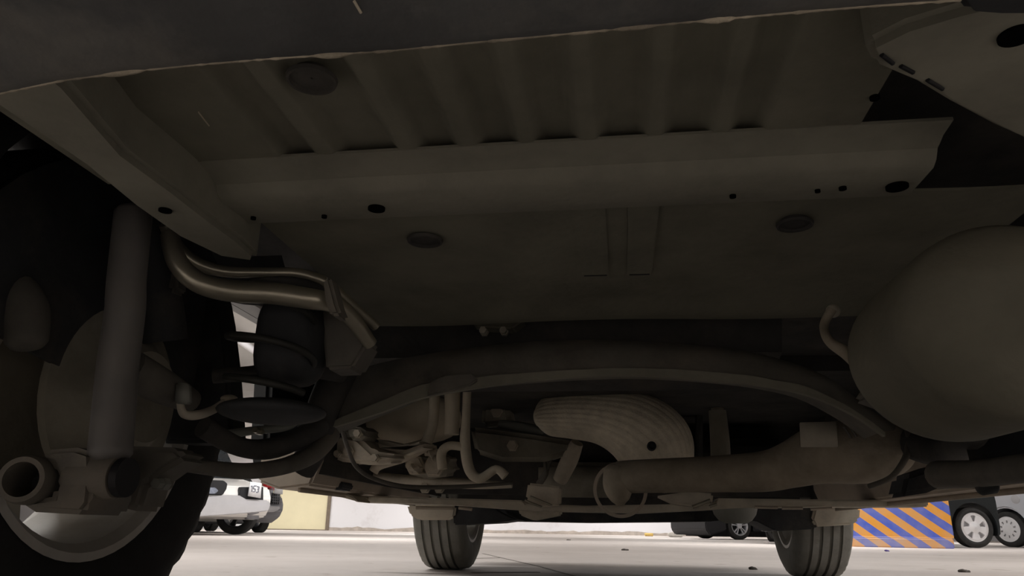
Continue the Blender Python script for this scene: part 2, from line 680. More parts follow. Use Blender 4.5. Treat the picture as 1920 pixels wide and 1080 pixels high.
# --- ribbed rear floor panel
slots = [(533, 586, 291), (634, 742, 284), (788, 852, 276), (902, 966, 269), (1008, 1078, 263), (1128, 1206, 255), (1253, 1328, 245), (1380, 1428, 237)]
chan = []
for xa, xb, y in slots:
    pa, pb = L(xa, y, z=ZP)[0], L(xb, y, z=ZP)[0]
    chan.append((pa.x, pb.x))
bs_ = sum(L((xa + xb) / 2, y, z=ZP)[0].y for xa, xb, y in slots) / len(slots)


def chz(a, depth):
    z = 0
    for c0, c1 in chan:
        e = .006
        s = min(max((a - c0 + e) / (2 * e), 0), 1) * min(max((c1 + e - a) / (2 * e), 0), 1)
        z = max(z, s * s * (3 - 2 * s))
    return z * depth


bm = bmesh.new()
A0, A1 = L(60, 220, z=ZP)[0].x - .02, L(1650, 170, z=ZP)[0].x
NA = 360
B = [-.72, -.5, -.4, bs_ - .1, bs_ - .03, bs_, bs_ + .04]
grid = []
for b in B:
    row = []
    for i in range(NA + 1):
        a = A0 + (A1 - A0) * i / NA
        z = ZP + chz(a, .0115)
        row.append(bm.verts.new((a, b, z)))
    grid.append(row)
for r0, r1 in zip(grid, grid[1:]):
    for i in range(NA):
        bm.faces.new((r0[i], r0[i + 1], r1[i + 1], r1[i]))
bmesh.ops.recalc_face_normals(bm, faces=bm.faces)
if sum(f.normal.z for f in bm.faces) > 0:
    bmesh.ops.reverse_faces(bm, faces=bm.faces)
bmesh.ops.solidify(bm, geom=bm.faces[:], thickness=.002)
pan = finish('floor_panel', bm, PAN, car, angle=50)
pan['label'] = 'ribbed rear floor panel with dark slots'


def prof_strip(name, prof, a0, a1, m, th=.003, n=40, wob=0):
    """(b, z) profile run across the car from a0 to a1, given real thickness"""
    bm = bmesh.new()
    rows = []
    for i in range(n + 1):
        a = a0 + (a1 - a0) * i / n
        rows.append([bm.verts.new((a, b, z + wob * noise.noise(Vector((a * 4, b * 4, 0))))) for b, z in prof])
    for r0, r1 in zip(rows, rows[1:]):
        for i in range(len(prof) - 1):
            bm.faces.new((r0[i], r0[i + 1], r1[i + 1], r1[i]))
    bmesh.ops.recalc_face_normals(bm, faces=bm.faces)
    if sum(f.normal.z for f in bm.faces) > 0:
        bmesh.ops.reverse_faces(bm, faces=bm.faces)
    bmesh.ops.solidify(bm, geom=bm.faces[:], thickness=th)
    return finish(name, bm, m, car, angle=35)


# flange + cross member (hat section)
b1 = L(1000, 300, z=ZP - .002)[0].y
pw = L(1000, 343, b=b1 + .012)[0]
zc_ = pw.z
b2 = L(1000, 404, z=zc_)[0].y
aL = L(400, 425, z=zc_)[0].x
aR = L(1720, 350, z=zc_)[0].x
prof_strip('cross_member', [(bs_ + .002, ZP - .001), (b1 - .008, ZP - .003), (b1, ZP - .006), (b1 + .006, zc_ + .012), (b1 + .012, zc_ + .004), (b1 + .02, zc_), (b2 - .008, zc_ + .001), (b2, zc_ + .006), (b2 + .006, ZP - .004), (b2 + .03, ZP)], aL - .03, aR, RAILM)
# front floor panel
be = L(1000, 592, z=ZP)[0].y
aR2 = L(1640, 500, z=ZP)[0].x
prof_strip('floor_panel', [(b2 + .02, ZP), (be - .09, ZP), (be - .05, ZP - .004), (be - .025, ZP - .012), (be, ZP - .012), (be + .006, ZP + .0), (be + .008, ZP + .1)], -.385, aR2 + .1, PAN, wob=.006)


def hole(name, px, py, rx, ry, z=None, d=.02, m=None, ring=False):
    p, t = L(px, py, z=z)
    k = rx * t / F
    bm = bmesh.new()
    add_lathe(bm, [(-.0015, k), (d, k), (d, k * .01)], 28, 'z', p)
    o = finish(name, bm, m or VOID, car)  # closed disc, the depth of the hole is only its dark colour
    return o


hole('drain_hole', 706, 391, 16, 7, zc_ - .0005, .004)
for px, py, r in ((475, 409, 5), (608, 406, 5), (1374, 368, 6), (1533, 358, 5), (1580, 353, 7), (1682, 350, 20)):
    hole('drain_hole', px, py, r, 3, zc_ - .0005, .004)


def grommet(px, py, rpx, z):
    p, t = L(px, py, z=z)
    k = rpx * t / F
    g = lathe('floor_grommet', [(-.001, k), (-.004, k * .96), (-.004, k * .86), (.004, k * .74), (.006, k * .6), (-.001, k * .52), (-.002, k * .3), (-.001, .001)], DARK, car, p, 'z', 32)
    g['label'] = 'round rubber grommet plugged into floor panel'


grommet(585, 145, 48, ZP)
grommet(797, 448, 34, ZP - .003)
grommet(1490, 418, 34, ZP - .003)
for px, py in ((1640, 183), (1575, 296)):
    hole('drain_hole', px, py, 9, 5, ZP - .001, .004)
# channels in the front panel
for xa, xb, y0, y1 in ((1075, 1142, 455, 519), (1160, 1222, 450, 517)):
    pa, pb, pc = L(xa + 16, y1, z=ZP - .003)[0], L(xb, y1, z=ZP - .003)[0], L(xa, y0, z=ZP)[0]
    box('floor_bead', (pa.x, b2 + .01, ZP - .0012), (pb.x, pa.y, ZP + .01), PAN, car, 0)
    box('drain_slot', (pa.x + .003, pa.y + .0005, ZP - .0015), (pb.x - .003, pa.y + .004, ZP + .004), BLACK, car)

# --- chassis rails
ZR = .455


def rail(name, outer, inner, z, h, m):
    bm = bmesh.new()
    po = [L(x, y, z=z)[0] for x, y in outer]
    pi_ = [L(x, y, z=z)[0] for x, y in inner]
    n = len(po)
    rows = []
    for i in range(n):
        o, q = po[i], pi_[i]
        rows.append([bm.verts.new(v) for v in (Vector((o.x, o.y, z + h)), o, q, Vector((q.x, q.y, z + h)))])
    for r0, r1 in zip(rows, rows[1:]):
        for k in range(4):
            bm.faces.new((r0[k], r0[(k + 1) % 4], r1[(k + 1) % 4], r1[k]))
    bm.faces.new(rows[0])
    bm.faces.new(rows[-1])
    bevel(bm, .006)
    return finish(name, bm, m, car)


rail('chassis_rail', [(-160, 100), (0, 207), (150, 308), (245, 385), (330, 444), (410, 482), (478, 492)], [(0, 60), (130, 165), (238, 292), (330, 360), (400, 415), (450, 452), (482, 482)], ZR, .09, RAILM)
hole('drain_hole', 310, 394, 12, 6, ZR - .0005, .004)
rr = rail('chassis_rail', [(2100, 385), (1995, 320), (1920, 268), (1864, 243), (1784, 201), (1722, 164), (1640, 130)], [(2100, 0), (1995, -20), (1920, 0), (1880, 0), (1800, 20), (1700, 50), (1620, 90)], .46, .05, RAILM)
hole('rail_hole', 1906, 66, 32, 32, .4595, .01)
for pts in ([(1654, 108, 1), (1675, 124, 1)], [(1690, 129, 1), (1713, 141, 1)], [(1740, 155, 1), (1768, 172, 1)]):
    P = [L(x, y, z=.457)[0] for x, y, _ in pts]
    tube('seam_sealer', [(p.x, p.y, p.z + .002, .0016) for p in P], BLACK, car, seg=6)
# black bracket at the right end of the bumper
hslab('bumper_bracket', [(1795, -60), (1797, 8), (1815, 30), (1870, 34), (1990, 34), (1990, -60)], .43, .02, BLACKP, car)

# --- rear bumper with its dusty lower edge
lipx = [(-420, 292), (-200, 229), (0, 178), (120, 153), (250, 136), (380, 123), (500, 113), (620, 105), (740, 97), (870, 84), (1000, 72), (1130, 60), (1260, 47), (1380, 36), (1500, 25), (1650, 13), (1800, 3), (2000, -18)]
ZL = .36
lip = [L(x, y, z=ZL)[0] for x, y in lipx]
bm = bmesh.new()
rows = []
for i, p in enumerate(lip):
    w = .0015 * noise.noise(Vector((i * 1.7, 0, 0)))
    rows.append([bm.verts.new(q) for q in (
        Vector((p.x, p.y - .004, p.z + .02)), Vector((p.x, p.y, p.z + .006)), Vector((p.x, p.y - .001, p.z)), Vector((p.x, p.y - .008, p.z - .002)), Vector((p.x * 1.02, p.y - .03, p.z + .004)),
        Vector((p.x * 1.5, p.y - .1, p.z + .012)), Vector((p.x * 2.4, p.y - .22, p.z + .016)), Vector((p.x * 2.9, p.y - .36, p.z + .03)), Vector((p.x * 3.0, p.y - .42, p.z + .1)), Vector((p.x * 3.0, p.y - .43, p.z + .33)), Vector((p.x * 3.0, p.y - .4, p.z + .34)), Vector((p.x * 2.9, p.y - .3, p.z + .3)))])
for r0, r1 in zip(rows, rows[1:]):
    for k in range(len(r0) - 1):
        bm.faces.new((r0[k], r0[k + 1], r1[k + 1], r1[k]))
    bm.faces.new((r0[-1], r0[0], r1[0], r1[-1]))
bm.faces.new(rows[0])
bm.faces.new(rows[-1])
bump = finish('rear_bumper', bm, VAL, car, angle=60)
bump['label'] = 'dusty black rear bumper valance'
# mud crusted on the bumper edge
cr = []
for i in range(170):
    t = i / 169 * (len(lip) - 3) + 1
    k = int(t)
    p = lip[k].lerp(lip[k + 1], t - k)
    r = .0014 + .0018 * max(0, noise.noise(Vector((i * .14, 5, 0)))) + .0005 * noise.noise(Vector((i * .9, 2, 0)))
    cr.append((p.x, p.y - .001, p.z + .001, max(.0009, r)))
c = tube('mud_crust', cr, CRUST, bump, seg=8, sm=0)
c['label'] = 'pale dried mud along bumper edge'
for px, py, rx, ry in ((925, 76, 60, 7), (660, 99, 30, 6), (265, 128, 28, 8), (1520, 23, 22, 6), (1140, 56, 18, 4), (780, 84, 20, 10)):
    p, t = L(px, py - 2, z=ZL)
    bm = bmesh.new()
    add_ellipsoid(bm, (p.x, p.y - .003, p.z + .001), (rx * t / F, .004, ry * t / F * .6))
    for v in bm.verts:
        v.co += Vector((0, 1, 1)) * .0012 * noise.noise(v.co * 140)
    finish('mud_clod', bm, CRUST, bump)
for (xa, ya), (xb, yb) in (((664, 2), (677, 24)), ((1048, 16), (1070, 38)), ((372, 210), (392, 236))):
    pa, pb = L(xa, ya, z=ZL + (.002 if ya < 100 else .138))[0], L(xb, yb, z=ZL + (.001 if ya < 100 else .138))[0]
    tube('grass_blade', [(*pa, .0006), (*pb, .0006)], HOSE, bump, seg=6, sm=0)

# --- roof of the recess, bulkheads: the rest of the floor
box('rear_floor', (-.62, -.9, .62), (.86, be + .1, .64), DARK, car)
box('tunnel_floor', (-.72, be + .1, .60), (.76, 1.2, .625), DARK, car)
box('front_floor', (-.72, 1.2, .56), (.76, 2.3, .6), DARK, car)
box('sill_light_block', (-.74, 1.04, .29), (-.70, 2.3, .62), DARK, car)  # added dark wall, covers the lit inside of the door panel
box('sill_light_block', (.72, .6, .29), (.76, 2.3, .62), DARK, car)  # added dark wall, stops light leaking in at the right
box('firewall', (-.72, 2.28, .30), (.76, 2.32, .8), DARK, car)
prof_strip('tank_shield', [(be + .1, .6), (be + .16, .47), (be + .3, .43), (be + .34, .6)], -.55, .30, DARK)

# --- muffler at the right
p, t = L(1905, 598, b=-.12)
k = t / F
bm = bmesh.new()
secs = [(-.028, .30), (-.024, .62), (-.012, .9), (.0, .985), (.012, 1.0), (.13, 1.0), (.142, .985), (.15, .9), (.158, .5)]
rings = []
for db, s in secs:
    rings.append([bm.verts.new(p + Vector((212 * k * s * cos(q), db, 193 * k * s * sin(q)))) for q in [2 * pi * i / 56 for i in range(56)]])
for r0, r1 in zip(rings, rings[1:]):
    for i in range(56):
        bm.faces.new((r0[i], r0[(i + 1) % 56], r1[(i + 1) % 56], r1[i]))
bm.faces.new(rings[0])
bm.faces.new(rings[-1])
muf = finish('muffler', bm, MUF, car, angle=50)
muf['label'] = 'round end of the big rear muffler'
ptube('muffler_hanger', [(1560, 580, .1, 9), (1545, 610, .1, 8), (1555, 640, .08, 9), (1590, 665, .07, 12), (1625, 705, .06, 9)], RUST, car)
pblob('hanger_rubber', 1562, 583, .12, 13, 13, SUBF, car)
pslab('muffler_bracket', [(1690, 640), (1645, 700), (1615, 745), (1700, 775), (1735, 760)], .02, .03, ARM, car)

# --- rear subframe arch
topc = [(545, 790), (600, 745), (650, 708), (700, 684), (800, 664), (900, 650), (1000, 640), (1100, 637), (1200, 640), (1350, 652), (1450, 670), (1550, 706), (1625, 762), (1680, 800)]
facec = [(585, 806), (605, 797), (660, 774), (720, 750), (790, 722), (900, 707), (1000, 698), (1100, 692), (1200, 690), (1330, 697), (1430, 708), (1520, 728), (1600, 768), (1660, 810)]
lipc = [(585, 812), (605, 806), (660, 790), (720, 771), (790, 746), (900, 726), (1000, 713), (1100, 706), (1200, 704), (1330, 713), (1430, 723), (1520, 742), (1598, 776), (1660, 818)]


def arch(name, tc, fc, lc, bt, bf, m):
    bm = bmesh.new()
    T, Fc, Lc = (catmull([tuple(map(float, q)) for q in s], 4) for s in (tc, fc, lc))
    rows = []
    for q0, q1, q2 in zip(T, Fc, Lc):
        a = L(*q0, b=bt)[0]
        b = L(*q1, b=bf)[0]
        rows.append([bm.verts.new(v) for v in (a + Vector((0, .1, .01)), a + Vector((0, .02, .004)), a, a.lerp(b, .35) + Vector((0, -.006, -.004)), a.lerp(b, .8) + Vector((0, .004, 0)), b + Vector((0, .01, .002)), b + Vector((0, .1, .002)))])
    for r0, r1 in zip(rows, rows[1:]):
        for k in range(7):
            bm.faces.new((r0[k], r0[(k + 1) % 7], r1[(k + 1) % 7], r1[k]))
    bm.faces.new(rows[0])
    bm.faces.new(rows[-1])
    o = finish(name, bm, m, car, angle=45)
    bm = bmesh.new()
    rows = []
    for i, (q1, q2) in enumerate(zip(Fc, Lc)):
        j = 2.2 * noise.noise(Vector((i * .45, 1, 0)))
        a, b = L(q1[0], q1[1] + j, b=bf - .004)[0], L(*q2, b=bf - .006)[0]
        rows.append([bm.verts.new(v) for v in (a + Vector((0, .01, 0)), a, b, b + Vector((0, .012, 0)))])
    for r0, r1 in zip(rows, rows[1:]):
        for k in range(4):
            bm.faces.new((r0[k], r0[(k + 1) % 4], r1[(k + 1) % 4], r1[k]))
    bm.faces.new(rows[0])
    bm.faces.new(rows[-1])
    f = finish('flange', bm, RAILM, o, angle=45)
    f['label'] = 'pale dusty lower flange'
    return o


arch('rear_subframe', topc, facec, lipc, .46, .42, ARM)
pslab('subframe_tab', [(800, 742), (806, 715), (835, 704), (885, 700), (895, 712), (880, 722), (850, 730)], .405, .012, ARM, car, .002)
for px in (905, 943):
    bolt('floor_bolt', px, 618, .5, 7, SUBF, car)
pslab('floor_bracket', [(880, 598), (890, 612), (960, 616), (985, 598)], .5, .04, PAN, car)
bolt('floor_bolt', 660, 624, .3, 7, SUBF, car)

# --- filler pipes, left
ptube('filler_pipe', [(312, 420, .0, 14), (330, 462, .02, 14), (365, 492, .04, 13), (420, 509, .06, 11), (500, 511, .08, 10), (560, 513, .1, 10), (610, 530, .12, 11), (650, 563, .15, 10), (705, 612, .2, 9)], STEEL, car)
ptube('filler_pipe', [(318, 440, .0, 17), (332, 490, .0, 19), (370, 528, .01, 20), (430, 545, .03, 21), (510, 550, .05, 21), (580, 560, .07, 20), (620, 568, .09, 18), (655, 592, .12, 16), (695, 645, .16, 13)], STEEL, car)
pslab('pipe_clamp', [(604, 520), (618, 516), (632, 570), (640, 590), (618, 592), (608, 560)], .06, .03, ARM, car)
pslab('bump_stop_bracket', [(598, 560), (640, 566), (690, 640), (660, 690), (610, 692)], .16, .05, ARM, car)

# --- coil spring
c0, t0 = L(512, 548, b=.12)
c1, t1 = L(506, 742, b=.12)
pts = []
turns = 2.6
for i in range(int(turns * 20) + 1):
    s = i / (turns * 20)
    th = 2 * pi * turns * s + 2.2
    cc = c0.lerp(c1, s)
    rr_ = 76 * t0 / F
    pts.append((cc.x + rr_ * cos(th), cc.y + rr_ * sin(th), cc.z, 6.8 * t0 / F))
tube('coil_spring', pts, SPRING, car, seg=10, sm=0)
pblob('spring_seat', 540, 552, .14, 90, 22, DARK, car)
pblob('bump_stop', 548, 640, .16, 60, 85, BLACKP, car, e=.6)
pblob('spring_seat', 510, 772, .12, 100, 22, BLACKP, car)

pslab('dark_blocker', [(300, 470), (400, 520), (410, 560), (417, 600), (427, 690), (432, 760), (436, 830), (300, 830)], .34, .05, BLACKP, car, .006)  # added dark plate, blocks the bright view left of the coil spring
# --- shock absorber
sh = ptube('shock_absorber', [(250, 400, -.04, 33), (238, 520, -.04, 34), (236, 560, -.04, 35), (234, 590, -.04, 35), (222, 680, -.04, 36.5), (211, 800, -.04, 38), (206, 852, -.04, 39)], SHOCKM, car, seg=32, sm=3, dome=True)
sh['label'] = 'grey tubular rear shock absorber'
p, t = L(188, 895, b=-.04)
k = t / F
e = lathe('bushing', [(-.028, .008), (-.028, 38 * k), (-.024, 41 * k), (.016, 41 * k), (.02, 38 * k), (.02, .008)], ARM, sh, p, 'x', 32)
lathe('bushing_washer', [(.022, .006), (.022, 36 * k), (.03, 36 * k), (.03, .006)], BLACK, sh, p, 'x', 24)

# --- hub carrier
hc = pslab('hub_carrier', [(72, 862), (80, 843), (140, 838), (170, 848), (172, 890), (166, 945), (150, 965), (60, 960), (30, 940), (100, 930), (108, 900), (98, 872)], -.06, .07, ARM, car, .006)
p, t = L(66, 902, b=-.05)
k = t / F
mt = Matrix.Translation(p) @ Matrix.Rotation(radians(16), 4, 'Z')
bm = bmesh.new()
add_lathe(bm, [(-.03, 31 * k), (-.03, 40 * k), (-.022, 44 * k), (.05, 44 * k), (.06, 30 * k), (.05, 28 * k)], 36, 'y', (0, 0, 0), True)
bm.transform(mt)
finish('bushing', bm, ARM, hc)
bm = bmesh.new()
add_lathe(bm, [(.012, .001), (.004, 9 * k), (.02, 14 * k), (.03, 31 * k), (.05, 31 * k), (.05, .001)], 32, 'y')
bm.transform(mt)
finish('bushing_rubber', bm, BLACKP, hc)
br = pslab('shock_bracket', [(208, 850), (225, 835), (330, 838), (350, 858), (310, 880), (275, 905), (258, 960), (215, 950), (203, 900)], .03, .05, ARM, car, .008)
bolt('bracket_bolt', 232, 902, .025, 9, GREEND, br)
bolt('bracket_bolt', 291, 906, .03, 10, GREEND, br)

ptube('brake_caliper', [(20, 540, -.02, 40), (45, 580, -.02, 42), (50, 640, -.02, 36)], ARM, car, dome=True, seg=20)
pslab('caliper_bracket', [(150, 455), (250, 450), (330, 470), (330, 545), (200, 560), (135, 535)], .14, .03, ARM, car, .006)
ptube('dust_boot', [(258, 400, .1, 30), (275, 470, .12, 34), (300, 560, .16, 38), (310, 640, .18, 40)], BLACKP, car, seg=24)
# --- rear wheels
make_wheel(car, (-.752, .17, .33), .33, .205, .2, -1, 'five', ALLOY, RUB, True, 'rear left wheel seen from inside with dusty alloy rim', True)
make_wheel(car, (.752, .17, .33), .33, .205, .2, 1, 'five', ALLOY, RUB, True, None, True)
lathe('brake_backplate', [(-.655, .02), (-.655, .13), (-.645, .13), (-.64, .1), (-.62, .075), (-.6, .06), (-.6, .01)], CASTD, car, (0, .17, .33), 'x', 40)

bm = bmesh.new()
sector(bm, .12, .315, radians(8), radians(172), 0, .006, 24)
o_ = finish('dust_shield', bm, BLACKP, car)
o_.location = (-.648, .17, .33)
# --- arms on the left
ptube('control_arm', [(255, 858, .06, 15), (330, 868, .1, 14), (400, 878, .16, 14), (470, 883, .22, 15), (540, 872, .3, 16), (590, 848, .38, 18), (620, 815, .44, 18)], ARM, car)
ptube('trailing_arm', [(640, 690, .42, 34), (608, 760, .42, 32), (590, 830, .42, 30), (566, 880, .44, 26)], DARK, car, flat=.7)
ptube('upper_arm', [(245, 690, .02, 34), (285, 715, .05, 34), (330, 738, .1, 28), (360, 752, .13, 20)], ARM, car)
pslab('hose_bracket', [(328, 716), (350, 718), (352, 756), (326, 756)], .06, .012, GREEND, car, .002)
ptube('brake_hose', [(338, 756, .07, 7), (345, 776, .07, 8), (370, 778, .09, 9), (400, 768, .12, 8), (430, 749, .14, 8)], SUBF, car)
pblob('hose_nut', 430, 748, .14, 16, 8, HOSE, car)
ptube('stabilizer_link', [(405, 818, .3, 9), (470, 808, .3, 8), (540, 800, .32, 7), (560, 780, .36, 7)], GREEND, car)
bolt('link_bolt', 478, 806, .28, 6, STEEL, car)
ptube('lateral_link', [(400, 705, .2, 14), (470, 700, .22, 14), (560, 690, .3, 16), (640, 700, .38, 18)], DARK, car)
ptube('lateral_link', [(380, 800, .18, 20), (450, 838, .24, 18), (520, 838, .3, 20), (600, 800, .4, 20)], DARK, car)
ptube('brake_cable', [(640, 800, .5, 4), (652, 840, .6, 4), (668, 875, .7, 4), (700, 897, .8, 4), (760, 912, .9, 4), (850, 913, 1.0, 4), (960, 906, 1.1, 3)], CABLE, car)

# --- inner wheel housings and body sides
for s in (-1, 1):
    bm = bmesh.new()
    rows = []
    for i in range(19):
        th = radians(-14 + i * (208 - 14) / 18)
        if s < 0:
            th = radians(42 + i * (194 - 42) / 18)  # left housing cut short to keep the added light gap open
        rows.append([bm.verts.new((s * a, .17 + .385 * cos(th), .34 + .365 * sin(th))) for a in (.56, .66, .76, .925)])
    for r0, r1 in zip(rows, rows[1:]):
        for k in range(3):
            bm.faces.new((r0[k], r0[k + 1], r1[k + 1], r1[k]))
    bmesh.ops.solidify(bm, geom=bm.faces[:], thickness=.008)
    finish('wheel_housing', bm, BLACKP, car)

# body sides: panels with the wheel arches cut out, plus an added light gap at left
for s in (-1, 1):
    pr = [(-.95, .42), (-.25, .40)]
    pr += [(.17 + .36 * cos(radians(a)), .33 + .36 * sin(radians(a))) for a in range(168, 29, -10)]
    if s < 0:
        pr += [(.62, .66), (1.02, .66), (1.06, .36), (1.1, .29)]  # made-up opening, lets the bright ceiling show behind the spring
    else:
        pr += [(.53, .40), (.56, .29)]
    pr += [(2.1, .27), (2.2, .30)]
    pr += [(2.65 + .42 * cos(radians(a)), .33 + .42 * sin(radians(a))) for a in range(170, 9, -10)]
    pr += [(3.1, .3), (3.4, .32), (3.45, .6), (3.3, .78), (2.4, .95), (1.9, 1.0), (-.6, 1.02), (-.92, .95)]
    bm = bmesh.new()
    add_prism(bm, [(s * .86, b, z) for b, z in pr], (s * .05, 0, 0))
    bevel(bm, .012)
    finish('body_side', bm, DCAR, car)
# upper body closing the car from above
bm = bmesh.new()
sec = [(-.9, .66, 1.0, .86), (-.86, .66, 1.45, .7), (-.2, .66, 1.62, .66), (.9, .66, 1.64, .66), (1.5, .66, 1.5, .68), (2.1, .66, 1.06, .82), (2.5, .66, .98, .86), (3.3, .66, .8, .84), (3.42, .4, .62, .8)]
rows = []
for b, z0, z1, w in sec:
    rows.append([bm.verts.new(v) for v in ((-.87, b, z0), (-.87, b, min(z1, .98)), (-w, b, z1), (w, b, z1), (.87, b, min(z1, .98)), (.87, b, z0))])
for r0, r1 in zip(rows, rows[1:]):
    for k in range(6):
        bm.faces.new((r0[k], r0[(k + 1) % 6], r1[(k + 1) % 6], r1[k]))
bm.faces.new(rows[0])
bm.faces.new(rows[-1])
finish('body_shell', bm, DCAR, car, angle=30)

# --- sills
for s in (-1, 1):
    b0 = 1.02 if s < 0 else .58
    bm = bmesh.new()
    add_prism(bm, [(s * .70, b0, .32), (s * .72, b0, .262), (s * .80, b0, .252), (s * .855, b0, .27), (s * .855, b0, .36), (s * .70, b0, .36)], (0, 2.16 - b0, 0))
    bevel(bm, .006)
    si = finish('sill', bm, SILLM, car)
    si['label'] = 'beige dusty underside of the ' + ('left' if s < 0 else 'right') + ' sill'
    box('sill_seam', (s * .755 - .004, b0 + .02, .247), (s * .755 + .004, 2.1, .258), SILLM, car, .001)

# --- things hung below the middle
pblob('fuel_tank', 770, 785, 1.4, 95, 46, TANKM, car, depth=.1, e=.8)
ptube('hose', [(815, 735, 1.25, 10), (812, 790, 1.25, 10), (800, 830, 1.25, 11)], HOSE, car)
ptube('hose', [(848, 730, 1.25, 15), (848, 775, 1.25, 14), (847, 815, 1.25, 14)], HOSE, car)
ptube('hose', [(876, 730, 1.25, 8), (874, 780, 1.25, 8), (872, 830, 1.25, 10), (880, 880, 1.25, 10), (900, 897, 1.25, 9), (930, 880, 1.25, 8), (948, 893, 1.25, 9)], HOSE, car)
ptube('hose', [(868, 838, 1.25, 8), (842, 836, 1.25, 8), (828, 850, 1.25, 9), (830, 880, 1.25, 9)], HOSE, car)
for poly, b, m in (([(612, 838), (636, 812), (672, 820), (700, 846), (745, 852), (738, 868), (690, 872), (640, 866), (615, 856)], 1.12, CAST),
                   ([(640, 800), (668, 796), (690, 812), (684, 826), (652, 826)], 1.1, CASTD),
                   ([(700, 822), (760, 836), (790, 826), (800, 838), (745, 856), (706, 846)], 1.2, CAST),
                   ([(756, 852), (790, 846), (832, 850), (850, 868), (845, 892), (800, 898), (758, 888)], 1.35, CASTD),
                   ([(790, 836), (812, 832), (820, 862), (796, 866)], 1.3, CAST),
                   ([(880, 800), (930, 806), (1000, 815), (1080, 828), (1075, 850), (1020, 866), (940, 866), (890, 850)], 1.75, CASTD),
                   ([(905, 745), (950, 742), (960, 795), (900, 800)], 1.8, CASTD),
                   ([(755, 874), (775, 866), (790, 884), (776, 894)], 1.28, CAST)):
    bm = bmesh.new()
    add_prism(bm, [L(x, y, b=b)[0] for x, y in poly], (0, .12, .01))
    bevel(bm, .016, 3)
    finish('engine_casting', bm, m, car, angle=60)
for px, py, b, r in ((650, 845, 1.11, 9), (700, 858, 1.11, 7), (630, 850, 1.11, 6), (776, 872, 1.33, 15), (812, 874, 1.33, 17), (668, 812, 1.09, 7), (930, 770, 1.79, 10), (960, 835, 1.74, 9)):
    bolt('casting_boss', px, py, b - .01, r, m=CAST, parent=car)
ptube('shift_rod', [(700, 885, 1.3, 9), (712, 872, 1.3, 9), (760, 858, 1.3, 8), (800, 840, 1.3, 6)], CAST, car)
ptube('shift_rod', [(670, 866, 1.3, 7), (730, 848, 1.3, 8), (790, 832, 1.3, 8), (800, 822, 1.3, 7)], HOSE, car)
ptube('steering_link', [(935, 795, 1.8, 7), (960, 798, 1.8, 9), (1000, 805, 1.8, 9), (1020, 812, 1.8, 5)], GREEND, car)
ptube('lower_brace', [(700, 893, 1.45, 9), (745, 899, 1.45, 10), (820, 904, 1.45, 10), (900, 908, 1.45, 9), (960, 910, 1.45, 5)], SUBF, car, flat=2.)
for px in (795, 822):
    bolt('brace_bolt', px, 914, 1.42, 9, SUBF, car)
box('oil_pan', (-.30, 2.2, .29), (.05, 2.28, .42), CASTD, car, .02)
box('gearbox_case', (.1, 2.1, .33), (.62, 2.28, .5), DARK, car, .03)
ptube('steering_column', [(1082, 830, 1.75, 12), (1068, 862, 1.78, 16), (1050, 900, 1.82, 14)], CAST, car)
for i in range(3):
    ptube('sensor_lead', [(1040 - i * 9, 850 + i * 8, 1.8, 3), (1025, 880 + i * 5, 1.8, 3), (1008, 905 + i * 5, 1.85, 3)], CABLE, car)

# heat shield with pressed ridges
hs = ptube('heat_shield', [(1012, 782, 1.62, 20), (1030, 779, 1.6, 37), (1075, 778, 1.58, 44), (1130, 783, 1.56, 50), (1185, 800, 1.55, 66), (1226, 832, 1.55, 72), (1244, 872, 1.56, 58), (1248, 900, 1.58, 46)], SHIELD, car, seg=96, sm=8, ridge=.016, nr=30, flat=.75, dome=True)
hs['label'] = 'pale dusty exhaust heat shield with pressed ridges'
p, t = L(1222, 836, b=1.452)
lathe('shield_bolt', [(.06, .013), (.0, .013), (-.001, .009), (.004, .006), (.004, .001)], BLACK, hs, p, 'y', 20)

# exhaust
ex = ptube('exhaust_pipe', [(1150, 893, 1.15, 22), (1162, 894, 1.15, 29), (1230, 892, 1.13, 31), (1330, 889, 1.1, 33), (1430, 884, 1.06, 37), (1480, 872, 1.04, 42), (1540, 852, 1.0, 54), (1610, 845, .97, 60), (1660, 838, .95, 56), (1690, 828, .94, 44)], RUST, car, seg=36, dome=True)
ex['label'] = 'rusty transverse exhaust pipe swelling into a silencer'
ptube('exhaust_outlet', [(1163, 884, 1.15, 31), (1160, 912, 1.15, 29), (1162, 935, 1.15, 19), (1163, 944, 1.15, 10)], RUST, ex, seg=24, dome=True)
p, t = L(1163, 919, b=1.2)
k = t / F
rg = lathe('clamp_ring', [(-.02, 44 * k), (-.02, 50 * k), (.02, 50 * k), (.02, 44 * k)], SILLM, car, p, 'y', 56, close=True)
pslab('silencer_plate', [(1500, 792), (1568, 790), (1572, 838), (1502, 838)], .9, .006, SUBF, ex, .001)
for i in range(4):
    ptube('silencer_rib', [(1582 + i * 10, 800 - i * 2, .9, 2.5), (1596 + i * 10, 822 - i * 3, .9, 2.5)], ARM, ex, seg=8)
p0 = [(1700, 798, .9, 5), (1704, 830, .88, 6), (1696, 862, .87, 6), (1670, 895, .88, 5), (1630, 912, .92, 5)]
ptube('exhaust_strap', p0, CABLE, car)
ptube('exhaust_pipe', [(1690, 826, .93, 26), (1740, 845, .85, 26), (1790, 840, .7, 30), (1850, 760, .35, 34), (1880, 690, .1, 36)], DARK, car)
pslab('strap_tab', [(1700, 793), (1745, 795), (1742, 801), (1705, 803)], .85, .03, GREEND, car, .001)
ptube('trailing_arm', [(1760, 890, .62, 26), (1830, 888, .5, 25), (1900, 880, .4, 26), (1990, 870, .3, 27)], ARM, car, dome=True)
ptube('trailing_arm_bush', [(1838, 912, .5, 17), (1862, 908, .5, 17)], BLACKP, car, dome=True)
ptube('brake_hose', [(1755, 893, .6, 5), (1780, 890, .6, 6), (1800, 886, .58, 5)], GREEND, car)
